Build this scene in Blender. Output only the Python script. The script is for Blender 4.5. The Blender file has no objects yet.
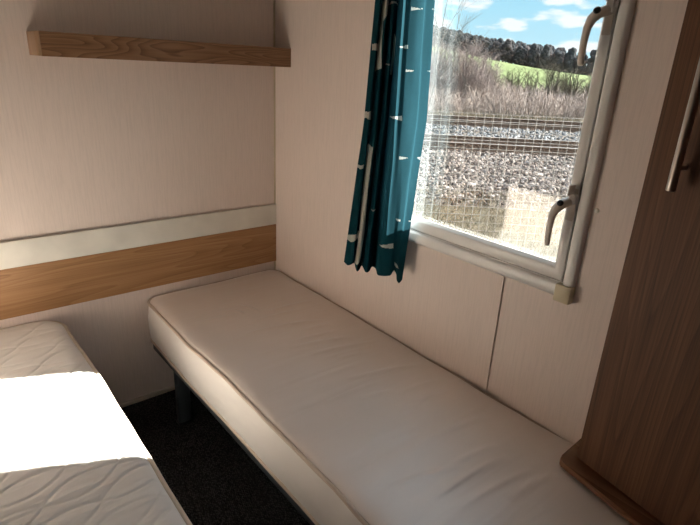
import bpy, bmesh, math, random
from mathutils import Vector, Matrix, noise
C = bpy.context.scene.collection
sc = bpy.context.scene
sin, cos, pi, sqrt = math.sin, math.cos, math.pi, math.sqrt

# ------------------------------------------------------------------ helpers
def interp(x, xs, ys):
    if x <= xs[0]: return ys[0]
    for i in range(len(xs) - 1):
        if x <= xs[i + 1]:
            return ys[i] + (ys[i + 1] - ys[i]) * (x - xs[i]) / (xs[i + 1] - xs[i])
    return ys[-1]

class MB:
    def __init__(s): s.v = []; s.f = []; s.m = []
    def add(s, vs, fs, mi=0):
        o = len(s.v); s.v += [tuple(q) for q in vs]
        s.f += [tuple(i + o for i in f) for f in fs]; s.m += [mi] * len(fs)
        return s
    def box(s, lo, hi, bev=0.0, seg=2, rot=None, mi=0):
        bm = bmesh.new(); bmesh.ops.create_cube(bm, size=1.0)
        c = Vector([(a + b) / 2 for a, b in zip(lo, hi)]); d = [b - a for a, b in zip(lo, hi)]
        for q in bm.verts: q.co = Vector([q.co[i] * d[i] for i in range(3)])
        if bev > 0:
            bmesh.ops.bevel(bm, geom=list(bm.edges), offset=bev, segments=seg, profile=0.5, affect='EDGES')
        for q in bm.verts:
            if rot: q.co = rot @ q.co
            q.co += c
        bm.verts.index_update()
        s.add([q.co[:] for q in bm.verts], [[q.index for q in f.verts] for f in bm.faces], mi); bm.free()
        return s
    def tube(s, pts, rad, n=10, flat=1.0, caps=True, mi=0, up=None):
        pts = [Vector(q) for q in pts]
        if not hasattr(rad, '__len__'): rad = [rad] * len(pts)
        vs = []; fs = []; pu = Vector(up) if up else None
        for i, q in enumerate(pts):
            t = (pts[min(i + 1, len(pts) - 1)] - pts[max(i - 1, 0)]).normalized()
            if pu is None:
                pu = Vector((0, 0, 1)) if abs(t.z) < .9 else Vector((1, 0, 0))
            a = t.cross(pu); 
            if a.length < 1e-6: a = t.orthogonal()
            a.normalize(); b = a.cross(t).normalized(); pu = b
            for k in range(n):
                w = 2 * pi * k / n
                vs.append(q + a * cos(w) * rad[i] + b * sin(w) * rad[i] * flat)
        for i in range(len(pts) - 1):
            for k in range(n):
                fs.append((i * n + k, i * n + (k + 1) % n, (i + 1) * n + (k + 1) % n, (i + 1) * n + k))
        if caps:
            fs.append(tuple(range(n))[::-1]); fs.append(tuple((len(pts) - 1) * n + k for k in range(n)))
        return s.add(vs, fs, mi)
    def lathe(s, axis_o, axis_d, prof, n=20):
        d = Vector(axis_d).normalized(); a = d.orthogonal().normalized(); b = d.cross(a); o = Vector(axis_o)
        vs = []; fs = []
        for r, h in prof:
            for k in range(n):
                w = 2 * pi * k / n; vs.append(o + d * h + (a * cos(w) + b * sin(w)) * r)
        for i in range(len(prof) - 1):
            for k in range(n):
                fs.append((i * n + k, i * n + (k + 1) % n, (i + 1) * n + (k + 1) % n, (i + 1) * n + k))
        fs.append(tuple(range(n))[::-1]); fs.append(tuple((len(prof) - 1) * n + k for k in range(n)))
        return s.add(vs, fs)
    def prism(s, prof, fn, a, b):
        """closed 2-D profile extruded from a to b; fn(p, t) gives the 3-D point"""
        n = len(prof); vs = [fn(p, a) for p in prof] + [fn(p, b) for p in prof]
        fs = [(i, (i + 1) % n, n + (i + 1) % n, n + i) for i in range(n)]
        fs += [tuple(range(n))[::-1], tuple(range(n, 2 * n))]
        return s.add(vs, fs)

def obj(name, mb, mats, parent=None, smooth=0, org=None):
    """link one mesh object; mb in world coordinates, moved to its parent's (or its own) origin"""
    me = bpy.data.meshes.new(name)
    o0 = Vector(org) if org is not None else (parent['_o'] if parent is not None else Vector((0, 0, 0)))
    o0 = Vector(o0)
    me.from_pydata([tuple(Vector(q) - o0) for q in mb.v], [], mb.f)
    if not isinstance(mats, (list, tuple)): mats = [mats]
    for m in mats: me.materials.append(m)
    if len(mats) > 1: me.polygons.foreach_set('material_index', mb.m)
    bm = bmesh.new(); bm.from_mesh(me); bmesh.ops.recalc_face_normals(bm, faces=bm.faces); bm.to_mesh(me); bm.free()
    if smooth:
        me.polygons.foreach_set('use_smooth', [True] * len(me.polygons))
        if smooth < 180:
            me.set_sharp_from_angle(angle=math.radians(smooth))
    o = bpy.data.objects.new(name, me); C.objects.link(o)
    if parent is not None: o.parent = parent
    else: o.location = o0
    o['_o'] = list(o0)
    return o
def tag(o, label=None, cat=None, group=None, kind=None):
    if label: o['label'] = label
    if cat: o['category'] = cat
    if group: o['group'] = group
    if kind: o['kind'] = kind
    return o
def thing(name, loc, label=None, cat=None, group=None, kind=None):
    o = bpy.data.objects.new(name, None); C.objects.link(o); o.location = loc; o['_o'] = list(loc)
    o.empty_display_size = .1
    return tag(o, label, cat, group, kind)
def dup(root, loc, rotz=0, scale=1, label=None, group=None):
    r = root.copy(); C.objects.link(r); r.location = loc; r.rotation_euler = (0, 0, rotz); r.scale = (scale,) * 3
    if label: r['label'] = label
    if group: r['group'] = group
    for ch in list(root.children):
        c = ch.copy(); C.objects.link(c); c.parent = r
    return r

# ------------------------------------------------------------------ materials
def nt(name):
    m = bpy.data.materials.new(name); m.use_nodes = True; t = m.node_tree; t.nodes.clear()
    out = t.nodes.new('ShaderNodeOutputMaterial')
    def N(ty, **kw):
        n = t.nodes.new('ShaderNode' + ty)
        for k, v in kw.items():
            if k in n.inputs: n.inputs[k].default_value = v
            else: setattr(n, k, v)
        return n
    L = t.links.new
    return m, N, L, out
def rgb(c): return (*c, 1)
def coords(N, L, scale=(1, 1, 1), rot=(0, 0, 0), kind='Object'):
    tc = N('TexCoord'); mp = N('Mapping'); mp.inputs['Scale'].default_value = scale; mp.inputs['Rotation'].default_value = rot
    L(tc.outputs[kind], mp.inputs['Vector']); return mp.outputs[0]
def ramp(N, L, fac, stops):
    r = N('ValToRGB'); cr = r.color_ramp
    while len(cr.elements) < len(stops): cr.elements.new(0.5)
    for e, (p, c) in zip(cr.elements, stops): e.position = p; e.color = rgb(c)
    L(fac, r.inputs[0]); return r.outputs[0]
def bump(N, L, h, strength, dist=.01, prev=None):
    b = N('Bump'); b.inputs['Strength'].default_value = strength; b.inputs['Distance'].default_value = dist
    L(h, b.inputs['Height'])
    if prev is not None: L(prev, b.inputs['Normal'])
    return b.outputs[0]
def plain(name, col, rough=.5, metal=0, var=.08, vs=8, bmp=0, bs=60, spec=.5):
    m, N, L, out = nt(name); p = N('BsdfPrincipled'); p.inputs['Roughness'].default_value = rough
    p.inputs['Metallic'].default_value = metal; p.inputs['Specular IOR Level'].default_value = spec
    v = coords(N, L); n = N('TexNoise'); n.inputs['Scale'].default_value = vs; n.inputs['Detail'].default_value = 3; L(v, n.inputs['Vector'])
    c = ramp(N, L, n.outputs['Fac'], [(.3, tuple(x * (1 - var) for x in col)), (.7, tuple(min(1, x * (1 + var)) for x in col))])
    L(c, p.inputs['Base Color'])
    if bmp:
        n2 = N('TexNoise'); n2.inputs['Scale'].default_value = bs; L(v, n2.inputs['Vector']); L(bump(N, L, n2.outputs['Fac'], bmp, .002), p.inputs['Normal'])
    L(p.outputs[0], out.inputs[0]); return m
def wall_mat(name, col):
    m, N, L, out = nt(name); p = N('BsdfPrincipled'); p.inputs['Roughness'].default_value = .45; p.inputs['Specular IOR Level'].default_value = .35
    v = coords(N, L, (330, 330, 16)); n = N('TexNoise'); n.inputs['Scale'].default_value = 1; n.inputs['Detail'].default_value = 3; n.inputs['Distortion'].default_value = .6; L(v, n.inputs['Vector'])
    v2 = coords(N, L, (160, 160, 5)); n2 = N('TexNoise'); n2.inputs['Scale'].default_value = 1; n2.inputs['Detail'].default_value = 2; L(v2, n2.inputs['Vector'])
    mx = N('Math', operation='ADD'); L(n.outputs['Fac'], mx.inputs[0]); L(n2.outputs['Fac'], mx.inputs[1])
    c = ramp(N, L, mx.outputs[0], [(.70, tuple(x * .955 for x in col)), (1.0, col), (1.3, tuple(min(1, x * 1.03) for x in col))])
    L(c, p.inputs['Base Color']); L(bump(N, L, n.outputs['Fac'], .22, .0015), p.inputs['Normal'])
    L(p.outputs[0], out.inputs[0]); return m
def wood(name, axis, dark, mid, light, rings=16, along=.9, across=6.0, rough=.42, line=.5, off=(0, 0, 0), streak=260, smix=.33):
    """contour lines of a stretched noise field give cathedral grain running along one axis"""
    m, N, L, out = nt(name); p = N('BsdfPrincipled'); p.inputs['Roughness'].default_value = rough; p.inputs['Specular IOR Level'].default_value = .4
    s = [across] * 3; s[axis] = along
    tc = N('TexCoord'); ad = N('VectorMath', operation='ADD'); ad.inputs[1].default_value = off; L(tc.outputs['Object'], ad.inputs[0])
    mp = N('Mapping'); mp.inputs['Scale'].default_value = s; L(ad.outputs[0], mp.inputs['Vector'])
    n = N('TexNoise'); n.inputs['Scale'].default_value = 1; n.inputs['Detail'].default_value = 1.5; n.inputs['Roughness'].default_value = .35; L(mp.outputs[0], n.inputs['Vector'])
    m1 = N('Math', operation='MULTIPLY'); m1.inputs[1].default_value = rings; L(n.outputs['Fac'], m1.inputs[0])
    fr = N('Math', operation='FRACT'); L(m1.outputs[0], fr.inputs[0])
    ring = ramp(N, L, fr.outputs[0], [(0, (1, 1, 1)), (.5, (.62, .62, .62)), (.86, (.2, .2, .2)), (.93, (0, 0, 0)), (1, (1, 1, 1))])
    s2 = [streak] * 3; s2[axis] = 3.2
    mp2 = N('Mapping'); mp2.inputs['Scale'].default_value = s2; L(ad.outputs[0], mp2.inputs['Vector'])
    n2 = N('TexNoise'); n2.inputs['Scale'].default_value = 1; n2.inputs['Detail'].default_value = 3; L(mp2.outputs[0], n2.inputs['Vector'])
    s3 = [across * 4] * 3; s3[axis] = along * .7
    mp3 = N('Mapping'); mp3.inputs['Scale'].default_value = s3; L(ad.outputs[0], mp3.inputs['Vector'])
    n3 = N('TexNoise'); n3.inputs['Scale'].default_value = 1; n3.inputs['Detail'].default_value = 2; L(mp3.outputs[0], n3.inputs['Vector'])
    mx = N('Mix', data_type='FLOAT'); mx.inputs[0].default_value = line; L(n3.outputs['Fac'], mx.inputs[2]); L(ring, mx.inputs[3])
    mx2 = N('Mix', data_type='FLOAT'); mx2.inputs[0].default_value = smix; L(mx.outputs[0], mx2.inputs[2]); L(n2.outputs['Fac'], mx2.inputs[3])
    c = ramp(N, L, mx2.outputs[0], [(.22, dark), (.5, mid), (.78, light)])
    L(c, p.inputs['Base Color']); L(bump(N, L, n2.outputs['Fac'], .08, .001), p.inputs['Normal'])
    L(p.outputs[0], out.inputs[0]); return m
def fabric(name, col, wr=.4, sc_=(3, 28, 10), rz=.2, weave=.12, rough=.8, sheen=.15, spec=.2):
    m, N, L, out = nt(name); p = N('BsdfPrincipled'); p.inputs['Roughness'].default_value = rough; p.inputs['Specular IOR Level'].default_value = spec
    p.inputs['Sheen Weight'].default_value = sheen; p.inputs['Sheen Roughness'].default_value = .35
    v = coords(N, L, sc_, (0, 0, rz)); n = N('TexNoise'); n.inputs['Scale'].default_value = 1; n.inputs['Detail'].default_value = 2.5; n.inputs['Roughness'].default_value = .45; n.inputs['Distortion'].default_value = .5; L(v, n.inputs['Vector'])
    v2 = coords(N, L, (700, 700, 700)); n2 = N('TexNoise'); n2.inputs['Scale'].default_value = 1; L(v2, n2.inputs['Vector'])
    v3 = coords(N, L, (2.5, 2.5, 2.5)); n3 = N('TexNoise'); n3.inputs['Scale'].default_value = 1; n3.inputs['Detail'].default_value = 3; L(v3, n3.inputs['Vector'])
    c = ramp(N, L, n3.outputs['Fac'], [(.3, tuple(x * .95 for x in col)), (.7, tuple(min(1, x * 1.04) for x in col))])
    L(c, p.inputs['Base Color'])
    b = bump(N, L, n.outputs['Fac'], wr, .012); L(bump(N, L, n2.outputs['Fac'], weave, .001, b), p.inputs['Normal'])
    L(p.outputs[0], out.inputs[0]); return m
def island(name, stops, rough=.9, transl=0):
    """each separate stone / stem gets its own tone"""
    m, N, L, out = nt(name); g = N('NewGeometry'); p = N('BsdfPrincipled'); p.inputs['Roughness'].default_value = rough; p.inputs['Specular IOR Level'].default_value = .15
    c = ramp(N, L, g.outputs['Random Per Island'], [(q, tuple(x * OUT for x in k)) for q, k in stops]); L(c, p.inputs['Base Color'])
    L(p.outputs[0], out.inputs[0]); return m
def mottled(name, stops, scale=3, rough=.95, bs=0, scale2=40, mixf=.5):
    m, N, L, out = nt(name); p = N('BsdfPrincipled'); p.inputs['Roughness'].default_value = rough; p.inputs['Specular IOR Level'].default_value = .1
    v = coords(N, L); n = N('TexNoise'); n.inputs['Scale'].default_value = scale; n.inputs['Detail'].default_value = 6; L(v, n.inputs['Vector'])
    n2 = N('TexNoise'); n2.inputs['Scale'].default_value = scale2; n2.inputs['Detail'].default_value = 3; L(v, n2.inputs['Vector'])
    mx = N('Mix', data_type='FLOAT'); mx.inputs[0].default_value = mixf; L(n.outputs['Fac'], mx.inputs[2]); L(n2.outputs['Fac'], mx.inputs[3])
    L(ramp(N, L, mx.outputs[0], [(q, tuple(x * OUT for x in k)) for q, k in stops]), p.inputs['Base Color'])
    if bs: L(bump(N, L, n2.outputs['Fac'], bs, .03), p.inputs['Normal'])
    L(p.outputs[0], out.inputs[0]); return m

M = {}
OUT = .73                                        # overall tone of the outdoor ground and plants
M['wall'] = wall_mat('cream_wallboard', (.765, .65, .592))
M['ceil'] = plain('beige_ceiling_board', (.46, .40, .35), .6)
M['trim'] = plain('cream_trim', (.62, .52, .37), .45)
M['bead'] = plain('beige_bead', (.66, .57, .48), .5)
M['oak'] = wood('light_oak_laminate', 0, (.215, .105, .042), (.36, .19, .085), (.47, .27, .135), rings=16, along=.8, across=9, line=.34, smix=.42)
M['shelfwood'] = wood('brown_oak_laminate', 0, (.105, .047, .022), (.235, .12, .06), (.32, .18, .10), rings=15, along=1.9, across=15, line=.55, off=(3.1, 1.7, 0))
M['shelfend'] = wood('oak_end_band', 2, (.24, .14, .08), (.34, .21, .13), (.42, .27, .17), rings=5, along=2, across=14)
M['walnut'] = wood('walnut_laminate', 2, (.046, .017, .007), (.118, .048, .021), (.195, .088, .041), rings=36, along=.34, across=6.0, line=.36, off=(.4, .9, .35), streak=260, smix=.5, rough=.6)
M['walnutx'] = wood('walnut_edge', 1, (.10, .045, .022), (.19, .09, .05), (.26, .135, .078), rings=8, along=1, across=12, rough=.25)
M['white'] = plain('cream_white_laminate', (.78, .75, .68), .4)
M['upvc'] = plain('white_upvc', (.84, .82, .80), .3, var=.02)
M['gasket'] = plain('grey_gasket', (.16, .15, .14), .6)
M['capbeige'] = plain('beige_plastic', (.58, .50, .34), .5)
M['handlewhite'] = plain('warm_white_enamel', (.66, .59, .53), .35, var=.02)
M['black'] = plain('black_plastic', (.012, .012, .016), .35)
M['steel'] = plain('brushed_steel', (.34, .30, .27), .3, 1)
M['darkmetal'] = plain('dark_grey_powder_coat', (.035, .042, .047), .45)
M['mat_top'] = fabric('beige_mattress_ticking', (.82, .715, .65), .6, (1.6, 15, 10), -.22, rough=.42, spec=1.0, sheen=.9)
M['mat_side'] = fabric('cream_mattress_border', (.77, .715, .68), .3, (6, 7, 14), 0)
M['mat_quilt'] = fabric('white_quilted_ticking', (.86, .83, .80), .55, (2.2, 26, 10), -.12)
M['tape'] = plain('cream_piping_tape', (.72, .62, .51), .75, bmp=.2, bs=300)
M['tape2'] = plain('beige_piping_tape', (.56, .45, .37), .75, bmp=.2, bs=300)
def carpet():
    m, N, L, out = nt('charcoal_loop_carpet'); p = N('BsdfPrincipled'); p.inputs['Roughness'].default_value = 1; p.inputs['Specular IOR Level'].default_value = .05
    v = coords(N, L, (150, 105, 100), (0, 0, .35)); n = N('TexVoronoi'); n.inputs['Scale'].default_value = 1; n.inputs['Randomness'].default_value = .55; L(v, n.inputs['Vector'])
    L(ramp(N, L, n.outputs['Distance'], [(.1, (.085, .083, .082)), (.45, (.028, .028, .029)), (.75, (.006, .006, .007))]), p.inputs['Base Color'])
    inv = N('Math', operation='SUBTRACT'); inv.inputs[0].default_value = 1; L(n.outputs['Distance'], inv.inputs[1])
    L(bump(N, L, inv.outputs[0], .9, .006), p.inputs['Normal']); L(p.outputs[0], out.inputs[0]); return m
M['carpet'] = carpet()
def cloth(name, front, back, tr, trf):
    """lined curtain cloth: printed face, pale lining, some light through it"""
    m, N, L, out = nt(name); g = N('NewGeometry'); at_ = N('Attribute'); at_.attribute_name = 'room_side'
    d1 = N('BsdfDiffuse'); d2 = N('BsdfDiffuse'); tl = N('BsdfTranslucent'); mix = N('MixShader'); mx = N('MixShader')
    v = coords(N, L, (900, 900, 900)); n = N('TexNoise'); n.inputs['Scale'].default_value = 1; n.inputs['Detail'].default_value = 1; L(v, n.inputs['Vector'])
    L(ramp(N, L, n.outputs['Fac'], [(.35, tuple(x * .75 for x in front)), (.65, tuple(min(1, x * 1.25) for x in front))]), d1.inputs[0])
    L(ramp(N, L, n.outputs['Fac'], [(.35, tuple(x * .8 for x in tr)), (.65, tuple(min(1, x * 1.2) for x in tr))]), tl.inputs[0])
    d2.inputs[0].default_value = rgb(back)
    L(g.outputs['Backfacing'], mix.inputs[0]); L(d1.outputs[0], mix.inputs[1]); L(d2.outputs[0], mix.inputs[2])
    mx.inputs[0].default_value = trf; L(mix.outputs[0], mx.inputs[1]); L(tl.outputs[0], mx.inputs[2])
    L(mx.outputs[0], out.inputs[0]); return m
M['teal'] = cloth('teal_curtain_cloth', (.008, .055, .07), (.5, .58, .62), (.022, .072, .098), .42)
M['lining'] = plain('added_curtain_lining', (.46, .50, .54), .9)
M['motif'] = cloth('off_white_curtain_motif', (.60, .60, .53), (.5, .55, .58), (.45, .5, .5), .4)
def glass():
    m, N, L, out = nt('window_glass'); f = N('Fresnel'); g = N('NewGeometry'); k = N('Mix', data_type='FLOAT'); k.inputs[2].default_value = 1.5; k.inputs[3].default_value = 1 / 1.5
    L(g.outputs['Backfacing'], k.inputs[0]); L(k.outputs[0], f.inputs[0])   # same reflectance at both faces of the pane
    gl = N('BsdfGlossy'); gl.inputs['Roughness'].default_value = 0; tr = N('BsdfTransparent'); tr.inputs[0].default_value = (.97, .985, .98, 1)
    mx = N('MixShader'); L(f.outputs[0], mx.inputs[0]); L(tr.outputs[0], mx.inputs[1]); L(gl.outputs[0], mx.inputs[2]); L(mx.outputs[0], out.inputs[0]); return m
M['glass'] = glass()
SUN, SKY, EXPO = 51.0, 1.35, 0.0
SUNDIR = (1, -.48, .60); CLX = 2.9
# ------------------------------------------------------------------ the room
X0, Y0, H = -1.74, -2.75, 2.03          # left wall, wall behind the camera, ceiling; the corner in view is x = 0, y = 0
WY0, WY1, WZ0, WZ1 = -1.585, -.80, .962, 1.93   # window opening
T = .045
def struct(name, mb, m, **k): return tag(obj(name, mb, m, **k), kind='structure')
struct('floor', MB().box((X0 - T, Y0, -.06), (T, T, 0)), M['carpet'])
struct('ceiling', MB().box((X0 - T, Y0, H), (T, T, H + .05)), M['ceil'])
struct('wall_back', MB().box((X0 - T, 0, 0), (T, T, H)), M['wall'])
DY0, DY1, DZ = -2.70, -1.98, 1.92
w = MB(); w.box((X0 - T, Y0, 0), (X0, DY0, H)); w.box((X0 - T, DY1, 0), (X0, 0, H)); w.box((X0 - T, DY0, DZ), (X0, DY1, H))
struct('wall_left', w, M['wall'])
w = MB(); w.box((0, Y0, 0), (T, WY0, H)); w.box((0, WY1, 0), (T, 0, H)); w.box((0, WY0, 0), (T, WY1, WZ0)); w.box((0, WY0, WZ1), (T, WY1, H))
struct('wall_right', w, M['wall'])
struct('wall_front', MB().box((X0 - T, Y0 - T, 0), (T, Y0, H)), M['walnut'])  # unseen wall made dark walnut to cut light bounced onto the right
d1 = thing('door_1', (X0, (DY0 + DY1) / 2, 0), kind='structure')
f = MB(); f.box((X0, DY0 - .045, 0), (X0 + .012, DY0, DZ + .05), .003); f.box((X0, DY1, 0), (X0 + .012, DY1 + .045, DZ + .05), .003); f.box((X0, DY0, DZ), (X0 + .012, DY1, DZ + .05), .003)
obj('door_frame', f, M['white'], d1)
obj('added_door_panel', MB().box((X0 - .036, DY0 + .003, .008), (X0 - .004, DY1 - .003, DZ - .003), .002), M['walnut'], d1)  # door leaf added unseen, dark so light behind the camera bounces less
dh = MB().tube([(X0 - .004, DY0 + .06, 1.0), (X0 + .045, DY0 + .06, 1.0), (X0 + .05, DY0 + .07, 1.0), (X0 + .05, DY0 + .17, 1.0)], .008, 10)
obj('door_handle', dh, M['steel'], d1, smooth=50)
struct('baseboard_back', MB().box((X0, -.012, 0), (0, 0, .022), .003), M['bead'])
struct('baseboard_right', MB().box((-.012, Y0, 0), (0, -.012, .022), .003), M['bead'])
struct('trim_1', MB().box((-.007, -.007, .022), (0, 0, H), .002), M['trim'])
struct('trim_2', MB().box((-.006, -1.3735, .022), (0, -1.3600, WZ0 - .02), .0018), M['wall'])
sc1 = tag(obj('screw_cap', MB().lathe((0, -1.614, 1.2145), (-1, 0, 0), [(.0068, 0), (.0066, .0015), (.0052, .0035), (.0025, .0046), (.0004, .005)], 16), M['white'], smooth=60, org=(0, -1.614, 1.2145)),
          'small cream plastic screw cap on the wall beside the lower window handle', 'screw cap')
sc2 = tag(obj('screw_cap', MB().lathe((0, -1.366, .934), (-1, 0, 0), [(.0042, 0), (.004, .004), (.0025, .0062), (.0004, .0068)], 14), M['bead'], smooth=60, org=(0, -1.366, .934)),
          'tiny cream screw cap under the window at the top of the wall joint strip', 'screw cap')

# ------------------------------------------------------------------ the window
wd = thing('window_1', (0, (WY0 + WY1) / 2, WZ0), kind='structure')
def frame_loop(mb, prof, y0, y1, z0, z1, kb=1.27):
    """mitred frame: prof is a list of (inset from the outer edge, x)"""
    n = len(prof); vs = []
    for (cy, cz, sy, sz) in ((y0, z0, 1, 1), (y1, z0, -1, 1), (y1, z1, -1, -1), (y0, z1, 1, -1)):
        vs += [(x, cy + sy * a, cz + sz * a * (kb if sz > 0 else 1)) for a, x in prof]   # the bottom member is deeper
    fs = []
    for k in range(4):
        for i in range(n):
            j = (i + 1) % n; b = ((k + 1) % 4) * n
            fs.append((k * n + i, k * n + j, b + j, b + i))
    return mb.add(vs, fs)
OY0, OY1, OZ0, OZ1 = -1.600, -.785, .946, 1.945
frame_loop(m := MB(), [(0, 0), (0, -.010), (.003, -.016), (.009, -.0195), (.017, -.0205), (.026, -.0185), (.031, -.014), (.033, -.006), (.035, -.006), (.0352, .0448), (.0155, .0448), (.0155, 0)], OY0, OY1, OZ0, OZ1)
obj('window_frame', m, M['upvc'], wd, smooth=40)
frame_loop(m := MB(), [(.0352, -.001), (.0385, -.001), (.0385, .004), (.0352, .004)], OY0, OY1, OZ0, OZ1)
obj('gasket', m, M['gasket'], wd)
frame_loop(m := MB(), [(.0385, .02), (.0385, -.0105), (.041, -.0125), (.057, -.0125), (.0625, -.0115), (.0665, -.0085), (.069, -.0035), (.0735, .0025), (.0735, .006), (.060, .034), (.0385, .034)], OY0, OY1, OZ0, OZ1)
sash = obj('sash', m, M['upvc'], wd, smooth=40)
gy0, gy1, gz0, gz1 = OY0 + .0715, OY1 - .0715, OZ0 + .0715 * 1.27, OZ1 - .0715
obj('pane', MB().box((.0030, gy0, gz0), (.0060, gy1, gz1)), M['glass'], wd)
obj('pane', MB().box((.0200, gy0, gz0), (.0230, gy1, gz1)), M['glass'], wd)
cap = MB().box((-.0275, OY0 - .003, OZ0 - .009), (.0, OY0 + .046, OZ0 + .043), .004)
obj('corner_cap', cap, M['capbeige'], wd, smooth=40)
def handle(z, k):
    y = OY0 + .052
    h = MB(); h.box((-.0165, y - .013, z - .055), (-.0125, y + .009, z + .035), .0015)
    hd = obj('window_handle', h, M['handlewhite'], wd, smooth=40)
    b = MB(); b.box((-.034, y - .016, z - .006), (-.016, y + .001, z + .022), .0025); b.box((-.026, y - .022, z + .006), (-.018, y - .008, z + .018), .002)
    obj('keeper', b, M['upvc'], hd, smooth=40)
    t = MB().box((-.05, y - .004, z + .018), (-.0155, y - .0015, z + .046), .001)
    obj('keeper_tab', t, M['upvc'], hd, smooth=40)
    p = [(-.014, y, z), (-.03, y + .003, z - .002), (-.044, y + .012, z - .008), (-.053, y + .021, z - .022), (-.057, y + .026, z - .042), (-.058, y + .0275, z - .075), (-.0565, y + .027, z - .108), (-.0555, y + .0265, z - .124), (-.0552, y + .0265, z - .128)]
    l = MB().tube(p, [.014, .0165, .0165, .0145, .0118, .0102, .0096, .0092, .006], 16, flat=.8)
    obj('lever', l, M['handlewhite'], hd, smooth=60)
    kb = MB().lathe((-.046, y + .0105, z - .008), (-.72, -.05, .35), [(.0088, 0), (.0088, .0135), (.0072, .0155), (.0005, .0165)], 16)
    obj('lock_button', kb, M['black'], hd, smooth=50)
handle(1.700, 0); handle(1.228, 1)

# ------------------------------------------------------------------ headboard and shelf
hb = thing('headboard', (X0, 0, .568), 'long oak-effect headboard strip with cream top band across the end wall', 'headboard')
obj('wood_panel', MB().box((X0, -.013, .568), (-.001, -.0005, .7685), .0012), M['oak'], hb)
obj('top_band', MB().box((X0, -.0165, .7695), (-.001, -.0005, .8735), .0025), M['white'], hb, smooth=40)['label'] = 'cream band'
sh = thing('wall_shelf', (-.5, 0, 1.527), 'brown wood-effect shelf high on the end wall in the corner', 'shelf')
SD, SZ0, SZ1 = .137, 1.5275, 1.6055
obj('fascia', MB().box((-.985, -SD, SZ0), (-.0005, -SD + .019, SZ1), .001), M['shelfwood'], sh)
def capf(p, t): return (p[0], p[1], t)
obj('end_cap', MB().prism([(-.9855, -SD + .0005), (-.993, -SD + .002), (-.9965, -SD + .007), (-.998, -SD + .015), (-.998, 0), (-.987, 0), (-.987, -SD + .026), (-.9855, -SD + .019)], capf, SZ0 + .001, SZ1 - .001), M['shelfend'], sh, smooth=40)['label'] = 'paler end band'
obj('shelf_board', MB().box((-.9865, -SD + .0195, SZ0 + .018), (-.0005, -.0005, SZ0 + .034), .001), M['shelfwood'], sh)

# ------------------------------------------------------------------ beds and mattresses
def outline(x0, x1, y0, y1, rc, step=.012):
    """rounded rectangle, anticlockwise, even steps: (x, y, nx, ny, s)"""
    P = []
    def seg(a, b, nx, ny):
        L_ = math.dist(a, b); k = max(1, int(L_ / step))
        for i in range(k): P.append((a[0] + (b[0] - a[0]) * i / k, a[1] + (b[1] - a[1]) * i / k, nx, ny))
    def arc(cx, cy, a0):
        for i in range(10):
            a = a0 + pi / 2 * i / 10; P.append((cx + rc * cos(a), cy + rc * sin(a), cos(a), sin(a)))
    seg((x0 + rc, y0), (x1 - rc, y0), 0, -1); arc(x1 - rc, y0 + rc, -pi / 2)
    seg((x1, y0 + rc), (x1, y1 - rc), 1, 0); arc(x1 - rc, y1 - rc, 0)
    seg((x1 - rc, y1), (x0 + rc, y1), 0, 1); arc(x0 + rc, y1 - rc, pi / 2)
    seg((x0, y1 - rc), (x0, y0 + rc), -1, 0); arc(x0 + rc, y0 + rc, pi)
    return P
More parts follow.
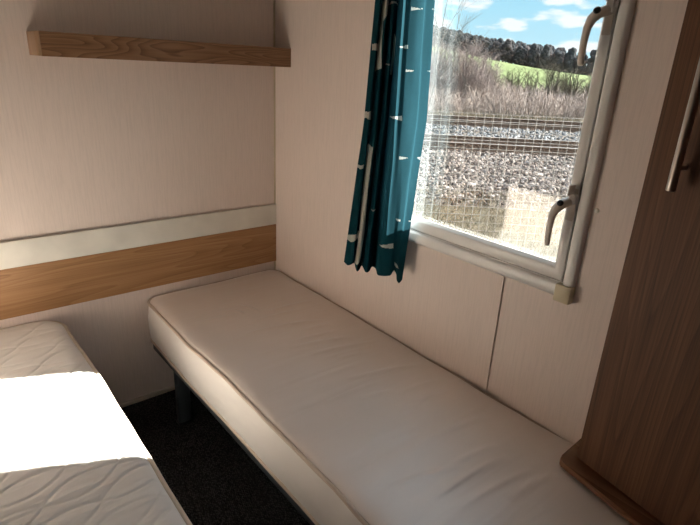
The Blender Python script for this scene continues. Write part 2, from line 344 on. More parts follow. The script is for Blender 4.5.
def mattress(root, x0, x1, y0, y1, z0, zs, crown, rc, wob, zwob, quilt, topm, sidem, tapem, topre, side_quilt, tr=.0065, tilt=.011, cell=.006):
    P = outline(x0, x1, y0, y1, rc); n = len(P)
    def wv(x, y, z):                                   # the border bellies in and out along its length
        return wob * (noise.noise(Vector((x * 2.2, y * 2.6, 7.3 + root['_o'][0]))) * 1.6 + .35 * noise.noise(Vector((x * 7, y * 7, 2))))
    def zt(y): return tilt * (1 + y / 1.2)            # the bed dips a little towards its foot
    def zw(x, y): return zwob * noise.noise(Vector((x * 3, y * 3.4, 1.1))) * 1.5
    # side panel
    sm = MB(); rows = 16; vs = []; fs = []
    for j in range(rows + 1):
        h = j / rows
        for (x, y, nx, ny) in P:
            b = .012 * sin(pi * h) ** .7 + wv(x, y, 0) * (.35 + .65 * h)
            if side_quilt:
                z_ = z0 + h * (zs - z0)
                b += side_quilt * quilt_h((y if abs(nx) > .5 else x) * 1.0, z_ * 1.0)
            vs.append((x + nx * b, y + ny * b, z0 + (zs - z0) * h + (zw(x, y) + zt(y)) * h))
    for j in range(rows):
        for i in range(n): fs.append((j * n + i, j * n + (i + 1) % n, (j + 1) * n + (i + 1) % n, (j + 1) * n + i))
    fs.append(tuple(range(n))[::-1]); sm.add(vs, fs); obj('side_panel', sm, sidem, root, smooth=180)
    # top panel, a fine grid whose border follows the outline
    nx_, ny_ = int((x1 - x0) / cell), int((y1 - y0) / cell)
    vs = []; fs = []
    for j in range(ny_ + 1):
        for i in range(nx_ + 1):
            x = x0 + (x1 - x0) * i / nx_; y = y0 + (y1 - y0) * j / ny_
            cx = min(max(x, x0 + rc), x1 - rc); cy = min(max(y, y0 + rc), y1 - rc)
            dx, dy = x - cx, y - cy; mm = max(abs(dx), abs(dy)); l = math.hypot(dx, dy)
            nx = ny = 0
            if l > 1e-9:
                nx, ny = dx / l, dy / l; x = cx + nx * mm; y = cy + ny * mm
            if mm == 0: b = min(x - x0, x1 - x, y - y0, y1 - y)
            else: b = rc - mm
            b = max(b, 0)
            e = min(b / topre, 1); hh = crown * sqrt(max(0, 1 - (1 - e) ** 2))
            edge = max(0, 1 - b / .12)
            o_ = wv(x, y, 0) * edge ** 1.5
            z = zs + zt(y) + zw(x, y) * edge + hh + .004 * noise.noise(Vector((x * 2.5, y * 2.5, 4.4))) * min(1, b / .1)
            if quilt: z += quilt * quilt_h(x, y) * min(1, b / .02)
            for (ax, ay, bx, by, aw, ah) in creases:
                if root['_o'][0] > -.7:
                    vx, vy = bx - ax, by - ay; L2 = vx * vx + vy * vy; t_ = ((x - ax) * vx + (y - ay) * vy) / L2
                    if -.1 < t_ < 1.1:
                        dd = (-(x - ax) * vy + (y - ay) * vx) / sqrt(L2) + .02 * (t_ - .5) ** 2
                        z += ah * math.exp(-(dd / aw) ** 2) * max(0, 1 - (2 * t_ - 1) ** 2)
            vs.append((x + nx * o_, y + ny * o_, z))
    W_ = nx_ + 1
    for j in range(ny_):
        for i in range(nx_): fs.append((j * W_ + i, j * W_ + i + 1, (j + 1) * W_ + i + 1, (j + 1) * W_ + i))
    obj('top_panel', MB().add(vs, fs), topm, root, smooth=180)
    for nm, zz, k in (('piping', zs - .001, 1), ('piping', z0 + .012, .45)):
        pts = []
        for (x, y, nx, ny) in P + P[:1]:
            o_ = wv(x, y, 0) * (1 if k == 1 else .4) + (.003 if k == 1 else .0045)
            pts.append((x + nx * o_, y + ny * o_, zz + (zw(x, y) + zt(y)) * (1 if k == 1 else .06)))
        obj(nm, MB().tube(pts, tr, 8, caps=False, up=(0, 0, 1)), tapem, root, smooth=180)
def quilt_h(x, y):
    """stitched leaf chains: pairs of opposed waves, the cloth puffing up between the stitch lines"""
    a = -.25; u = x * cos(a) - y * sin(a); v = x * sin(a) + y * cos(a)
    S = .088; Pd = .19; best = 1
    k0 = math.floor(v / S)
    for k in (k0 - 1, k0, k0 + 1, k0 + 2):
        ph = (k % 2) * pi * .5
        for s_ in (1, -1):
            yy = k * S + s_ * .036 * abs(sin(pi * u / Pd + ph)) ** .8
            best = min(best, abs(v - yy))
    return -math.exp(-(best / .0038) ** 2) + .25 * min(1, best / .03)
creases = [(-.385, -.30, -.335, -.42, .006, .007), (-.425, -.345, -.405, -.40, .007, .006), (-.33, -.40, -.28, -.47, .010, .003)]
_r = random.Random(3)
for k_ in range(26):                                  # long shallow pull lines across the cover
    x_ = _r.uniform(-.62, -.25); y_ = -.32 - k_ * .055 + _r.uniform(-.015, .015); l_ = _r.uniform(.12, .34)
    creases.append((x_, y_, min(x_ + l_, -.06), y_ - l_ * _r.uniform(.05, .28), _r.uniform(.007, .013), _r.uniform(.0022, .0052)))
mr = thing('mattress', (-.34, -1.0, .318), 'bare beige single mattress running under the window to the wardrobe', 'mattress')
mattress(mr, -.690, -.008, -2.12, -.014, .318, .507, .0135, .055, .011, .006, 0, M['mat_top'], M['mat_side'], M['tape2'], .05, .0022)
ml = thing('mattress', (-1.38, -1.0, .318), 'white quilted single mattress crossed by a patch of bright sunlight', 'mattress')
mattress(ml, -1.717, -1.040, -1.93, -.014, .318, .510, .020, .10, .006, .003, .0028, M['mat_quilt'], M['mat_side'], M['tape'], .055, .0022, tr=.008, tilt=.013, cell=.0042)

def bed(x0, x1, y0, y1, label):
    r = thing('bed_base', ((x0 + x1) / 2, (y0 + y1) / 2, 0), label, 'bed base')
    z0, z1 = .276, .3095
    for xa, xb in ((x0, x0 + .026), (x1 - .026, x1)):
        obj('side_rail', MB().box((xa, y0, z0), (xb, y1, z1), .003), M['darkmetal'], r)
    for ya, yb in ((y0, y0 + .026), (y1 - .026, y1)):
        obj('end_rail', MB().box((x0 + .0262, ya, z0), (x1 - .0262, yb, z1), .003), M['darkmetal'], r)
    k = 13
    for i in range(k):
        y = y0 + .08 + (y1 - y0 - .16) * i / (k - 1)
        obj('slat', MB().box((x0 + .0262, y - .03, z1 - .02), (x1 - .0262, y + .03, z1 - .008), .002), M['oak'], r)
    for x in (x0 + .004, x1 - .064):
        for y in (y1 - .235, y0 + .30):
            lg = MB().box((x, y - .019, .006), (x + .06, y + .019, z0 + .0), .012, 3)
            l = obj('leg', lg, M['darkmetal'], r, smooth=40)
            obj('foot', MB().box((x - .002, y - .021, 0), (x + .062, y + .021, .012), .004), M['black'], l)
    return r
bed(-.684, -.02, -2.10, -.04, 'dark grey metal bed base on flat legs under the beige mattress')
bed(-1.71, -1.050, -1.92, -.04, 'dark grey metal bed base hidden under the white quilted mattress')

# ------------------------------------------------------------------ wardrobe over the foot of the bed
wr = thing('wardrobe', (-.119, -1.758, .525), 'tall dark walnut-effect wardrobe with steel bar handle over the bed foot', 'wardrobe')
ang = math.radians(11.5)
ex = Vector((-sin(ang), -cos(ang), 0)); en = Vector((-cos(ang), sin(ang), 0))   # along the door, out of the door
A0 = Vector((-.119, -1.758, 0))
def wp(s_, o_, z): q = A0 + ex * s_ + en * o_; return (q.x, q.y, z)
def wbox(mb, s0, s1, o0, o1, z0, z1, bev=0):
    b = MB().box((s0, o0, z0), (s1, o1, z1), bev)
    return mb.add([wp(*q) for q in b.v], b.f)
WZT = 2.0
LEN = .74
car = MB(); car.prism([(-.119 + .018, -1.7585), (-.003, -1.7585), (-.003, wp(LEN, 0, 0)[1]), (wp(LEN, -.019, 0)[0], wp(LEN, -.019, 0)[1])], capf, .546, WZT)
obj('carcass', car, M['walnut'], wr)
dr = obj('door', wbox(MB(), 0, LEN, -.0185, 0, .560, WZT, .001), M['walnut'], wr)
pl = MB()
arcpts = []
e_ = wp(0, .034, 0)
pp = [(-.003, -1.7165), (e_[0] + .028, -1.7215), (e_[0] + .011, -1.7255), (e_[0] + .002, -1.735), (e_[0] - .002, -1.75)] + [wp(LEN, .034, 0)[:2], (-.003, wp(LEN, .034, 0)[1])]
pl.prism(pp, capf, .5275, .5455)
obj('base_shelf', pl, M['walnutx'], wr, smooth=30)
hs = .083
hpts = [Vector(wp(hs + dz, .033, z)) for dz, z in ((0, 1.33), (0, 1.70))]
h = MB(); h.lathe(hpts[0], hpts[1] - hpts[0], [(.0078, 0), (.0092, .001), (.0095, .0025), (.0095, .3675), (.0092, .369), (.0078, .37)], 20)
for z in (1.378, 1.652): h.lathe(wp(hs, 0, z), en, [(.006, 0), (.0045, .003), (.0045, .026)], 14)
obj('handle', h, M['steel'], dr, smooth=40)

# ------------------------------------------------------------------ curtain
CTRL=[ (-0.050,-0.7314,1.762,-0.7082,1.358,-0.627,0.751), (-0.085,-0.7909,1.755,-0.7675,1.365,-0.6981,0.781), (-0.075,-0.7947,1.756,-0.7725,1.366,-0.7178,0.786), (-0.050,-0.7747,1.76,-0.7501,1.363,-0.6952,0.773), (-0.090,-0.8306,1.753,-0.8132,1.37,-0.7596,0.802), (-0.075,-0.8288,1.754,-0.8204,1.37,-0.7608,0.799), (-0.045,-0.8015,1.759,-0.7933,1.367,-0.7393,0.786), (-0.090,-0.8638,1.751,-0.8596,1.375,-0.8129,0.819), (-0.075,-0.8644,1.752,-0.859,1.374,-0.8197,0.818), (-0.040,-0.835,1.758,-0.8299,1.371,-0.7936,0.803), (-0.050,-0.8501,1.756,-0.8455,1.372,-0.8246,0.815), (-0.100,-0.9156,1.747,-0.9098,1.38,-0.8911,0.847), (-0.105,-0.9385,1.745,-0.939,1.383,-0.9232,0.858), (-0.090,-0.9454,1.747,-0.9499,1.384,-0.9448,0.862), (-0.074,-0.9601,1.748,-0.9691,1.385,-0.9497,0.86), (-0.064,-0.9783,1.748,-0.9893,1.387,-0.958,0.861), (-0.066,-0.9865,1.747,-0.998,1.388,-0.9676,0.864), (-0.050,-1.0092,1.747,-1.0233,1.39,-0.9803,0.865), ]
MARKS=[
[(2.6,1.758),(2.31,1.611),(1.95,1.531),(4.44,1.542),(3.9,1.61),(3.57,1.691),(4.76,1.707),(5,1.754)],
[(0.27,1.621),(2.32,1.621),(2.38,1.598),(0.42,1.601)],
[(6.15,1.749),(8.51,1.745),(8.61,1.74),(6.13,1.743)],
[(6.23,1.559),(7.56,1.558),(7.44,1.553),(6.26,1.554)],
[(8.08,1.654),(10,1.641),(8.83,1.523),(7.82,1.523)],
[(11.11,1.611),(13.03,1.616),(13.09,1.605),(11.91,1.607)],
[(13.14,1.727),(14.86,1.723),(13.15,1.718)],
[(16.62,1.722),(17.3,1.724),(17.3,1.718)],
[(12.98,1.543),(14.42,1.54),(12.94,1.535)],
[(16.58,1.542),(17.3,1.544),(17.3,1.539)],
[(-0.3,1.388),(1.86,1.399),(2.1,1.365),(0.5,1.371),(-0.3,1.364)],
[(9.18,1.385),(12.86,1.397),(12.92,1.381),(11.78,1.386)],
[(1.93,1.277),(4.23,1.274),(4.37,1.112),(5.06,0.934),(4.68,0.816),(3.1,0.787),(3.56,0.926),(2.35,1.1)],
[(-0.3,1.187),(1.61,1.203),(1.53,1.188),(-0.3,1.176)],
[(12.94,1.262),(14.45,1.259),(12.99,1.25)],
[(16.48,1.265),(16.9,1.268),(16.9,1.257)],
[(-0.3,0.89),(0.98,0.916),(3.56,0.929),(3.66,0.893),(1.98,0.898),(-0.3,0.872)],
[(6.62,1.041),(7.74,1.051),(7.6,1.045),(6.94,1.041)],
[(9.74,0.913),(11.8,0.937),(13.24,0.948),(13.35,0.927),(12.35,0.926),(11.01,0.927)],
[(13.27,1.041),(14.41,1.036),(14.28,1.03),(13.63,1.031)],
[(16.38,1.037),(16.94,1.039),(16.98,1.033)],
[(14.08,0.872),(14.86,0.861),(16.08,0.85),(14.66,0.85),(14.17,0.86)],
]
HEM = [(0, .766), (1.95, .794), (4.25, .775), (7.2, .789), (9.06, .795), (11.19, .809), (13.28, .82), (14.2, .839), (16.47, .789), (17, .805)]
ZT = 1.955
MARKS = [[(max(t_, 0), z_) for t_, z_ in m_] for m_ in MARKS]
def ctl(i, z):
    x, ya, za, yb, zb, yc, zc = CTRL[i]
    if z > zb: return x, yb + (ya - yb) * (z - zb) / (za - zb)
    return x, yc + (yb - yc) * (z - zc) / (zb - zc)
def pip(p, poly):
    x, y = p; c = False; j = len(poly) - 1
    for i in range(len(poly)):
        (xi, yi), (xj, yj) = poly[i], poly[j]
        if (yi > y) != (yj > y) and x < (xj - xi) * (y - yi) / (yj - yi) + xi: c = not c
        j = i
    return c
NC = len(CTRL); SUB = 20; NT = (NC - 1) * SUB; NZ = 420
boxes = [(min(q[0] for q in m_), max(q[0] for q in m_), min(q[1] for q in m_), max(q[1] for q in m_)) for m_ in MARKS]
cv = []; cf = []; cm = []
hx = [q[0] for q in HEM]; hy = [q[1] for q in HEM]
def cr(p0, p1, p2, p3, t): return .5 * (2 * p1 + (p2 - p0) * t + (2 * p0 - 5 * p1 + 4 * p2 - p3) * t * t + (3 * p1 - p0 - 3 * p2 + p3) * t ** 3)
for j in range(NZ + 1):
    for i in range(NT + 1):
        t = i / SUB; zb = interp(t, hx, hy); z = zb + (ZT - zb) * j / NZ
        k = min(int(t), NC - 2); fr = t - k
        q = [ctl(min(max(k + d, 0), NC - 1), z) for d in (-1, 0, 1, 2)]
        x = cr(*[a[0] for a in q], fr); y = cr(*[a[1] for a in q], fr)
        x += .003 * noise.noise(Vector((t * .8, z * 5, 3)))
        cv.append((min(x, -.028), y, z))
# pattern above the frame repeats the same motifs further up the cloth
for j in range(NZ):
    for i in range(NT):
        t = (i + .5) / SUB; zb = interp(t, hx, hy); z = zb + (ZT - zb) * (j + .5) / NZ
        mi = 0
        for b_, m_ in zip(boxes, MARKS):
            if b_[0] <= t <= b_[1] and b_[2] <= z <= b_[3] and pip((t, z), m_): mi = 1; break
        a = j * (NT + 1) + i
        cf.append((a, a + 1, a + NT + 2, a + NT + 1)); cm.append(mi)
cu = thing('curtain', (-.07, -.85, ZT), 'teal curtain with off-white stem motifs gathered at the window', 'curtain')
m = MB(); m.v = cv; m.f = cf; m.m = cm
co = obj('cloth', m, [M['teal'], M['motif']], cu, smooth=180)
# make sure the printed face looks into the room
me = co.data
if sum(p.normal.x * p.area for p in me.polygons) > 0: me.flip_normals()
lv = []; lf = []; n_ = 90  # lining sheet added behind the folds to stop sun and whiten the pane
for j in range(41):
    for i in range(n_ + 1):
        z = .835 + (ZT - .835) * j / 40; ya = ctl(NC - 5, z)[1] - .018; yb = ctl(0, z)[1] - .035; f_ = i / n_
        lv.append((-.031 - .007 * (.5 + .5 * sin(f_ * 44 + .6 * sin(f_ * 9))) * (1 - .2 * j / 40), ya + (yb - ya) * f_, z))
for j in range(40):
    for i in range(n_): k = j * (n_ + 1) + i; lf.append((k, k + 1, k + n_ + 2, k + n_ + 1))
obj('lining', MB().add(lv, lf), M['lining'], cu, smooth=180)['label'] = 'pale lining added on the window side to block sun'
pk = thing('curtain_pole', (-.075, -1.2, 1.97), 'slim white curtain pole above the window', 'curtain pole')
obj('pole', MB().tube([(-.075, -1.72, 1.968), (-.075, -.62, 1.968)], .010, 12), M['upvc'], pk, smooth=50)
for y in (-1.66, -.68):
    obj('bracket', MB().box((-.075, y - .008, 1.958), (-.0005, y + .008, 1.978), .002), M['upvc'], pk)
# ------------------------------------------------------------------ outdoors: railway, scrub, field, wood
AZ = math.radians(41)
Nn = Vector((sin(AZ), cos(AZ), 0)); Tt = Vector((cos(AZ), -sin(AZ), 0))     # away from the caravan, along the track
def W(t, d, z): q = Tt * t + Nn * d; return (q.x, q.y, z)
def gz(t, d):
    """ground height"""
    z = interp(d, [-30, 4.5, 6.0, 9.6, 10.2, 12.5, 14.0, 14.5, 16.5, 17.6, 19, 30, 60], [-.62, -.62, -.56, -.36, -.30, -.29, -.11, -.09, -.09, -.2, -.12, .0, -.3])
    if d > 60:
        top = 6.9 - (t - 49) * .175
        top = max(-3, min(13, top))
        z = -.3 + (top + .3) * min(1, (d - 60) / 170) ** 1.15
        if d > 230: z = top + (d - 230) * .07
    return z
M['ground'] = mottled('dry_grassy_ground', [(.3, (.045, .038, .025)), (.5, (.08, .066, .045)), (.7, (.12, .10, .072))], 2.2, bs=.5, scale2=30)
M['ballast'] = mottled('ballast_bed', [(.3, (.05, .042, .038)), (.55, (.10, .085, .077)), (.75, (.15, .13, .12))], 5, bs=.8, scale2=22, mixf=.7)
M['field'] = mottled('green_field', [(.3, (.075, .10, .03)), (.5, (.10, .132, .045)), (.7, (.135, .16, .062))], .05, scale2=.8)
M['stone'] = island('ballast_stone', [(0, (.03, .024, .022)), (.3, (.09, .07, .063)), (.6, (.15, .12, .109)), (.85, (.21, .178, .165)), (1, (.34, .30, .285))])
M['stone2'] = island('grey_ballast_stone', [(0, (.06, .06, .062)), (.4, (.12, .12, .125)), (.8, (.19, .19, .20)), (1, (.3, .3, .31))])
M['rail'] = plain('rusty_rail_steel', (.085, .048, .031), .9, 0, .3, 12)
M['railtop'] = plain('worn_rail_head', (.20, .18, .165), .5, .3, .1)
M['sleeper'] = plain('grey_sleeper', (.085, .075, .065), .9, 0, .3, 9)
M['wire'] = plain('galvanised_wire', (.20, .185, .17), .7, 0, .1)
M['reed'] = island('dry_reed', [(0, (.12, .092, .083)), (.4, (.23, .18, .16)), (.75, (.33, .27, .245)), (1, (.44, .375, .34))])
M['drygrass'] = island('dry_grass_blade', [(0, (.055, .047, .026)), (.5, (.115, .092, .058)), (1, (.185, .15, .10))])
M['twig'] = island('bare_pinkish_twig', [(0, (.17, .13, .122)), (.6, (.28, .225, .21)), (1, (.38, .315, .295))])
M['birch'] = island('pale_bark_twig', [(0, (.10, .08, .065)), (1, (.22, .19, .165))])
M['olive'] = island('olive_scrub_twig', [(0, (.065, .056, .042)), (.6, (.115, .10, .072)), (1, (.17, .147, .11))])
M['trunk'] = plain('grey_trunk', (.07, .06, .05), .9, 0, .2)
M['conifer'] = mottled('hazy_evergreen_crown', [(.3, (.045, .053, .063)), (.55, (.058, .067, .077)), (.75, (.072, .08, .088))], 1.1, bs=.15, scale2=4, mixf=.65)  # distance haze painted into the crown colour as a blue-grey tint
M['barecrown'] = mottled('bare_brown_crown', [(.3, (.07, .062, .068)), (.55, (.10, .088, .093)), (.75, (.125, .111, .112))], 1.1, bs=.15, scale2=4, mixf=.65)  # brown with some haze blue mixed into the colour

for k_ in ('conifer', 'barecrown'):
    t_ = M[k_].node_tree; p_ = [n for n in t_.nodes if n.type == 'BSDF_PRINCIPLED'][0]; o_ = [n for n in t_.nodes if n.type == 'OUTPUT_MATERIAL'][0]
    tl_ = t_.nodes.new('ShaderNodeBsdfTranslucent'); mx_ = t_.nodes.new('ShaderNodeMixShader'); mx_.inputs[0].default_value = .45
    t_.links.new(p_.inputs['Base Color'].links[0].from_socket, tl_.inputs[0]); t_.links.new(p_.outputs[0], mx_.inputs[1]); t_.links.new(tl_.outputs[0], mx_.inputs[2]); t_.links.new(mx_.outputs[0], o_.inputs[0])

def grid_ground(name, ts, ds, m):
    vs = [W(t, d, gz(t, d) + (.03 * noise.noise(Vector((t * .9, d * .9, 0))) if d < 60 else .3 * noise.noise(Vector((t * .02, d * .02, 0))))) for d in ds for t in ts]
    n = len(ts); fs = [(j * n + i, j * n + i + 1, (j + 1) * n + i + 1, (j + 1) * n + i) for j in range(len(ds) - 1) for i in range(n - 1)]
    return struct(name, MB().add(vs, fs), m, smooth=180)
fr_ = lambda a, b, k: [a + (b - a) * i / k for i in range(k + 1)]
grid_ground('ground', fr_(-40, 60, 100), fr_(-12, 6.0, 18), M['ground'])
grid_ground('ballast_bank', fr_(-40, 60, 200), fr_(6.0, 17.6, 40), M['ballast'])
grid_ground('verge', fr_(-60, 90, 100), fr_(17.6, 60, 40), M['ground'])
grid_ground('hill_field', fr_(-150, 330, 96), fr_(60, 360, 60), M['field'])

R_ = random.Random(4)
def stones(name, n, t0, t1, d0, d1, r0, r1, mat, seed, dens=None):
    R = random.Random(seed); mb = MB()
    ico = bmesh.new(); bmesh.ops.create_icosphere(ico, subdivisions=1, radius=1); iv = [q.co.copy() for q in ico.verts]; ifc = [[q.index for q in f.verts] for f in ico.faces]; ico.free()
    for _ in range(n):
        t = R.uniform(t0, t1); d = R.uniform(d0, d1)
        if dens and R.random() > dens(t, d): continue
        r = R.uniform(r0, r1); a = Matrix.Rotation(R.uniform(0, 6.28), 3, Vector((R.uniform(-1, 1), R.uniform(-1, 1), R.uniform(-1, 1))).normalized())
        s = Vector((R.uniform(.8, 1.5), R.uniform(.6, 1.1), R.uniform(.5, .9))) * r; c = Vector(W(t, d, gz(t, d) + r * .3))
        mb.add([c + a @ Vector((q.x * s.x, q.y * s.y, q.z * s.z)) * R.uniform(.8, 1.15) for q in iv], ifc)
    o = obj(name, mb, mat); tag(o, kind='stuff'); return o
tag(stones('ballast_stones', 11000, -2, 8, 6.0, 10.45, .028, .065, M['stone'], 1, lambda t, d: 1 if d > 7.3 else .25 + .5 * (d - 6.2)), 'brown ballast stones on the bank in front of the nearer track', 'ballast')
tag(stones('ballast_stones', 9000, -2.5, 11, 10.8, 17.6, .03, .065, M['stone2'], 2, lambda t, d: min(abs(d - q) for q in (10.62, 12.05, 14.75, 16.18)) > .16), 'grey ballast stones between and around the railway tracks', 'ballast')

def rail(d, base, label):
    r = thing('rail', W(3.5, d, base), label, 'rail')
    prof = [(-.075, 0), (.075, 0), (.075, .012), (.012, .035), (.010, .145), (.035, .16), (.036, .187), (-.036, .187), (-.035, .16), (-.010, .145), (-.012, .035), (-.075, .012)]
    obj('web', MB().prism(prof, lambda p, t: W(t, d + p[0], base + p[1]), -20, 40), M['rail'], r)
    obj('rail_head', MB().prism([(-.030, .1875), (.030, .1875), (.026, .193), (-.026, .193)], lambda p, t: W(t, d + p[0], base + p[1]), -20, 40), M['railtop'], r)['label'] = 'shiny worn rail head'
rail(10.62, -.27, 'nearest rusty steel rail of the nearer railway track')
rail(12.05, -.26, 'second rusty steel rail, the far one of the nearer track')
rail(14.75, -.07, 'third rusty steel rail, the near one of the farther track')
rail(16.18, -.06, 'farthest rusty steel rail below the brown scrub')
for d, z, lab in ((11.33, -.275, 'sleeper under the nearer railway track, half buried in ballast'), (15.46, -.075, 'sleeper under the farther railway track, half buried in ballast')):
    proto = None
    for i in range(18):
        t = -2.3 + i * .65
        if proto is None:
            mb = MB(); b = MB().box((-.12, -1.25, -.13), (.12, 1.25, 0), .012)
            proto = tag(obj('sleeper', MB().add([(Tt * q[0] + Nn * q[1] + Vector((0, 0, q[2])))[:] for q in b.v], b.f), M['sleeper']), lab, 'sleeper', 'sleepers under the ' + ('nearer' if d < 13 else 'farther') + ' track'); o = proto
        else: o = proto.copy(); C.objects.link(o)
        o.location = W(t, d, z)

# wire mesh fence between the caravan and the line
FD = 2.35
fe = thing('mesh_fence', W(1.6, FD, -.62), 'thin pale wire mesh fence in front of the railway tracks', 'fence')
mb = MB(); t0, t1, z0, z1 = -.6, 4.2, -.60, 1.2
k = int((t1 - t0) / .078)
for i in range(k + 1):
    t = t0 + (t1 - t0) * i / k; mb.tube([W(t, FD, z0), W(t, FD, z1)], .0026, 5)
k = int((z1 - z0) / .078)
for i in range(k + 1):
    z = z0 + (z1 - z0) * i / k; mb.tube([W(t0, FD + .004, z), W(t1, FD + .004, z)], .0026, 5)
obj('wire_mesh', mb, M['wire'], fe)
for t in (t0 - .03, t1 + .03): obj('post', MB().tube([W(t, FD, -.66), W(t, FD, 1.25)], .03, 12), M['wire'], fe, smooth=50)

# dry scrub, as uncountable stems
def stems(name, n, t0, t1, d0, d1, h0, h1, rad, mat, seed, lean=.25, hf=None, seg=2, sub=0):
    R = random.Random(seed); mb = MB()
    for _ in range(n):
        t = R.uniform(t0, t1); d = R.uniform(d0, d1); h = R.uniform(h0, h1) * (hf(t, d) if hf else 1)
        if h < .05: continue
        b = Vector(W(t, d, gz(t, d) - .03)); l = Vector((R.gauss(0, lean), R.gauss(0, lean), 1)) * h; bend = Vector((R.gauss(0, lean), R.gauss(0, lean), 0)) * h * .5
        pts = [b, b + l * .55, b + l + bend]
        mb.tube(pts, [rad, rad * .8, rad * .3], 3, caps=False)
        for _k in range(sub):
            f = R.uniform(.4, .95); q = b + l * f; e = q + Vector((R.gauss(0, .3), R.gauss(0, .3), R.uniform(.15, .45))) * h * .5
            mb.tube([q, e], [rad * .6, rad * .25], 3, caps=False)
    o = obj(name, mb, mat); return tag(o, kind='stuff')
nz = lambda t, d: .75 + .5 * noise.noise(Vector((t * .35, d * .35, 5)))
tag(stems('grass', 9000, -2, 7, 2.6, 6.8, .06, .24, .004, M['drygrass'], 11, .5), 'dry straw-coloured grass at the foot of the ballast bank', 'grass')
tag(stems('verge_grass', 3500, -4, 18, 17.75, 18.9, .15, .4, .008, M['drygrass'], 12, .4), 'pale dry grass along the far side of the tracks', 'grass')
tag(stems('scrub', 12000, -4, 20, 19.0, 30, .6, 1.45, .012, M['reed'], 13, .22, nz, sub=3), 'dry brown scrub of bare stems beyond the tracks', 'scrub')

def branchy(mb, base, h, R, spread, levels, r0, nb, up=.6, first=.25):
    """bare branching plant grown limb by limb"""
    def grow(p, dr, L_, r, lv):
        pts = [p]; q = p; dcur = dr.copy(); k = 4
        for _ in range(k):
            dcur = (dcur + Vector((R.gauss(0, .09), R.gauss(0, .09), R.gauss(.02, .05)))).normalized(); q = q + dcur * L_ / k; pts.append(q)
        mb.tube(pts, [r * (1 - .75 * i / k) for i in range(k + 1)], 4 if lv > 1 else 3, caps=False)
        if lv <= 0: return
        for _ in range(nb):
            f = R.uniform(first if lv == levels else .2, .97); i = min(int(f * k), k - 1); s = pts[i].lerp(pts[i + 1], f * k - i)
            a = R.uniform(0, 6.283); nd = (dcur * up + Vector((cos(a), sin(a), R.uniform(.1, .5))) * spread).normalized()
            grow(s, nd, L_ * R.uniform(.35, .6) * (1.1 - .45 * f), r * (1 - .7 * f) * .6, lv - 1)
    grow(base, Vector((R.gauss(0, .03), R.gauss(0, .03), 1)).normalized(), h, r0, levels)
def tree(name, label, cat, t, d, h, mat, seed, spread=.7, levels=3, r0=.04, nb=6, group=None, first=.25, up=.6, multi=1):
    b = Vector(W(t, d, gz(t, d) - .05)); R = random.Random(seed); mb = MB()
    for i in range(multi):
        o = Vector((R.gauss(0, .12), R.gauss(0, .12), 0)) if multi > 1 else Vector((0, 0, 0))
        branchy(mb, b + o, h * (R.uniform(.6, 1) if multi > 1 else 1), R, spread, levels, r0, nb, up, first)
    return tag(obj(name, mb, mat, org=b), label, cat, group)
def tat(az, D):   # place by compass bearing and distance from the viewer
    q = Vector((-1.39 + sin(math.radians(az)) * D, -2.24 + cos(math.radians(az)) * D, 0)); return q.dot(Tt), q.dot(Nn)
TR = [('bare_tree', 'tallest slender bare tree beside the curtain, its twigs against the sky', 47.6, 23, 4.7, 'birch', 5, .5, 3, .035, 7),
      ('bare_tree', 'thin bare sapling just right of the tallest bare tree', 49.6, 25, 4.0, 'birch', 6, .4, 3, .03, 6),
      ('bare_tree', 'slim pale-barked bare tree at the left end of the green field', 51.3, 24, 3.3, 'birch', 7, .45, 3, .035, 6)]
for nm, lb, az, D, h, mt, sd, sp, lv, r0, nb in TR:
    t, d = tat(az, D); tree(nm, lb, 'tree', t, d, h, M[mt], sd, sp, lv, r0, nb)
SH = [('broad pinkish bush in the second row behind the tallest bush', 49.6, 29, 3.3, 'twig', 41), ('broad pinkish bush in the second row hiding the left of the field', 51.5, 30, 3.2, 'twig', 42), ('broad brown bush in the second row behind the brown corner bush', 53.2, 30, 2.6, 'twig', 43), ('broad bush in the second row beside the curtain edge', 47.6, 29, 3.2, 'twig', 44),
      ('pinkish bare bush at the left, tallest of the bushes', 48.6, 25, 3.0, 'twig', 21), ('tall pinkish bare bush in front of the left end of the field', 50.6, 26, 3.0, 'twig', 22),
      ('rounded pinkish bush sloping down toward the green field', 52.3, 26, 2.6, 'twig', 23), ('brown bush at the lower left corner of the green field', 54.0, 27, 2.1, 'twig', 24),
      ('low olive bush below the left half of the field', 55.8, 28, 2.0, 'olive', 25), ('low olive bush below the middle of the field', 57.5, 28, 1.95, 'olive', 30), ('rounded olive bush rising in front of the field', 59.4, 28, 2.4, 'olive', 26),
      ('olive bush beside the lower right end of the field', 61.2, 28, 2.3, 'olive', 27), ('dark bush nearest to the window sash', 63.2, 27, 2.0, 'olive', 28), ('dark bare bush hidden behind the curtain edge', 46.2, 26, 2.9, 'twig', 29), ('olive bush hidden behind the window handles', 65.2, 27, 1.6, 'olive', 31)]
for lb, az, D, h, mt, sd in SH:
    t, d = tat(az, D); tree('bush', lb, 'bush', t, d, h, M[mt], sd, 1.1, 3, .042, 7 if mt == 'twig' else 6, None, .05, .45, 16 if mt == 'twig' else 18)

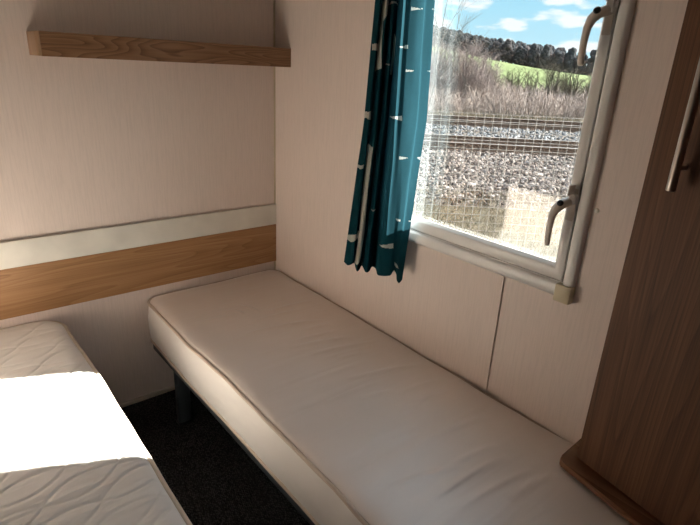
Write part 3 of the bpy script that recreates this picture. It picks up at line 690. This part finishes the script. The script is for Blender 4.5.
# the wood along the top of the field: every tree its own object
def crown_mesh(name, seed, kind):
    R = random.Random(seed); mb = MB()
    for i in range(26):
        bm = bmesh.new(); bmesh.ops.create_icosphere(bm, subdivisions=2, radius=1)
        f = i / 25; zc = 2.0 + 6.6 * f; w = 1.75 * (1 - max(0, f - .35) ** 2 * 1.5); a = i * 2.4 + R.uniform(-.4, .4); rr = w * R.uniform(.35, 1)
        c = Vector((cos(a) * rr, sin(a) * rr, zc)); r = R.uniform(.75, 1.15)
        for q in bm.verts:
            s = 1 + .32 * noise.noise(q.co * 2.2 + Vector((seed, i, 0))) + .22 * noise.noise(q.co * 6 + Vector((i, seed, 0)))
            q.co = c + q.co * r * s
        bm.verts.index_update(); mb.add([q.co[:] for q in bm.verts], [[q.index for q in fc.verts] for fc in bm.faces]); bm.free()
    return mb
protos = {}
for kind, mat in (('conifer', 'conifer'), ('bare', 'barecrown')):
    for v in range(3):
        nm = 'evergreen_tree' if kind == 'conifer' else 'leafless_tree'
        lab, grp = (('dark evergreen tree in the wood above the green field', 'evergreens in the wood on the hill') if kind == 'conifer' else ('pale brown leafless tree in the wood above the green field', 'leafless trees in the wood on the hill'))
        r = thing(nm, (0, 0, 0), lab, 'tree', grp)
        obj('crown', crown_mesh(nm, v * 7 + (1 if kind == 'conifer' else 3), kind), M[mat], r, smooth=180)
        obj('trunk', MB().tube([(0, 0, -1), (.05, 0, 2), (0, .05, 6)], [.3, .25, .1], 8), M['trunk'], r, smooth=50)
        protos[(kind, v)] = [r, False]
Rw = random.Random(77)
for row in range(8):
    dd = 233 + row * 6.5; n = 24
    for i in range(n):
        t = 8 + (i + .5 * (row % 2) + Rw.uniform(-.07, .07)) * 122 / n; d = dd + Rw.uniform(-.7, .7)
        kd = 'conifer' if noise.noise(Vector((t * .045, row * .6, 2.2))) + (t - 60) * .004 > -.06 else 'bare'
        key = (kd, Rw.randrange(3)); r, used = protos[key]
        s = Rw.uniform(.82, 1.06) * interp(t, [50, 70, 95], [.97, 1.1, 1.42])
        loc = W(t, d, gz(t, d) - .3); rz = Rw.uniform(0, 6.28)
        if not used: r.location = loc; r.rotation_euler = (0, 0, rz); r.scale = (1.02 * Rw.uniform(.92, 1.08), 1.02, s); protos[key][1] = True
        else: dup(r, loc, rz, s).scale = (1.02 * Rw.uniform(.92, 1.08), 1.02, s)

# ------------------------------------------------------------------ light
sun = bpy.data.lights.new('sun', 'SUN'); sun.energy = SUN; sun.angle = math.radians(.6); sun.color = (1, .93, .84)
so = bpy.data.objects.new('sun', sun); C.objects.link(so)
sd = Vector(SUNDIR).normalized(); so.rotation_euler = sd.to_track_quat('Z', 'Y').to_euler(); so.location = (6, -4, 5)
wld = bpy.data.worlds.new('sky'); sc.world = wld; wld.use_nodes = True; t = wld.node_tree; t.nodes.clear()
def WN(ty, **kw):
    n = t.nodes.new('ShaderNode' + ty)
    for k_, v_ in kw.items(): setattr(n, k_, v_)
    return n
out = t.nodes.new('ShaderNodeOutputWorld'); bg = WN('Background'); tc = WN('TexCoord'); sep = WN('SeparateXYZ'); L = t.links.new
L(tc.outputs['Generated'], sep.inputs[0])
r1 = WN('ValToRGB'); cr_ = r1.color_ramp
cr_.elements[0].position = .0; cr_.elements[0].color = (.62, .84, .95, 1); cr_.elements[1].position = .55; cr_.elements[1].color = (2.5, 2.9, 3.4, 1)
e = cr_.elements.new(.24); e.color = (.30, .62, .90, 1)
e = cr_.elements.new(.10); e.color = (.42, .74, .92, 1)
L(sep.outputs['Z'], r1.inputs[0])
mp = WN('Mapping'); mp.inputs['Scale'].default_value = (9, 9, 30); mp.inputs['Location'].default_value = (CLX, 0, 0); L(tc.outputs['Generated'], mp.inputs['Vector'])
nn = WN('TexNoise'); nn.inputs['Scale'].default_value = 1.3; nn.inputs['Detail'].default_value = 6; nn.inputs['Roughness'].default_value = .52; L(mp.outputs[0], nn.inputs['Vector'])
r2 = WN('ValToRGB'); r2.color_ramp.elements[0].position = .5; r2.color_ramp.elements[0].color = (0, 0, 0, 1); r2.color_ramp.elements[1].position = .6; r2.color_ramp.elements[1].color = (1, 1, 1, 1)
L(nn.outputs['Fac'], r2.inputs[0])
mx = WN('Mix', data_type='RGBA'); L(r2.outputs[0], mx.inputs[0]); L(r1.outputs[0], mx.inputs[6]); mx.inputs[7].default_value = (.93, .96, 1, 1)
L(mx.outputs[2], bg.inputs[0]); bg.inputs[1].default_value = SKY; L(bg.outputs[0], out.inputs[0])

# ------------------------------------------------------------------ camera
cam = bpy.data.cameras.new('camera'); co_ = bpy.data.objects.new('camera', cam); C.objects.link(co_)
cam.sensor_width = 36; cam.lens = 526.4736 / 700 * 36; cam.clip_start = .02; cam.clip_end = 2000
r = Vector((0.77155281, -0.63441992, 0.0470918)); u = Vector((0.1875625, 0.29758908, 0.93608816)); fw = Vector((0.60788698, 0.71340879, -0.34859908))
co_.matrix_world = Matrix(((r.x, u.x, -fw.x, -1.3888264), (r.y, u.y, -fw.y, -2.24005341), (r.z, u.z, -fw.z, 1.54367178), (0, 0, 0, 1)))
sc.camera = co_
sc.view_settings.view_transform = 'Standard'; sc.view_settings.look = 'None'; sc.view_settings.exposure = EXPO; sc.view_settings.gamma = 1; sc.view_settings.use_curve_mapping = False
for o in bpy.data.objects:
    if '_o' in o: del o['_o']
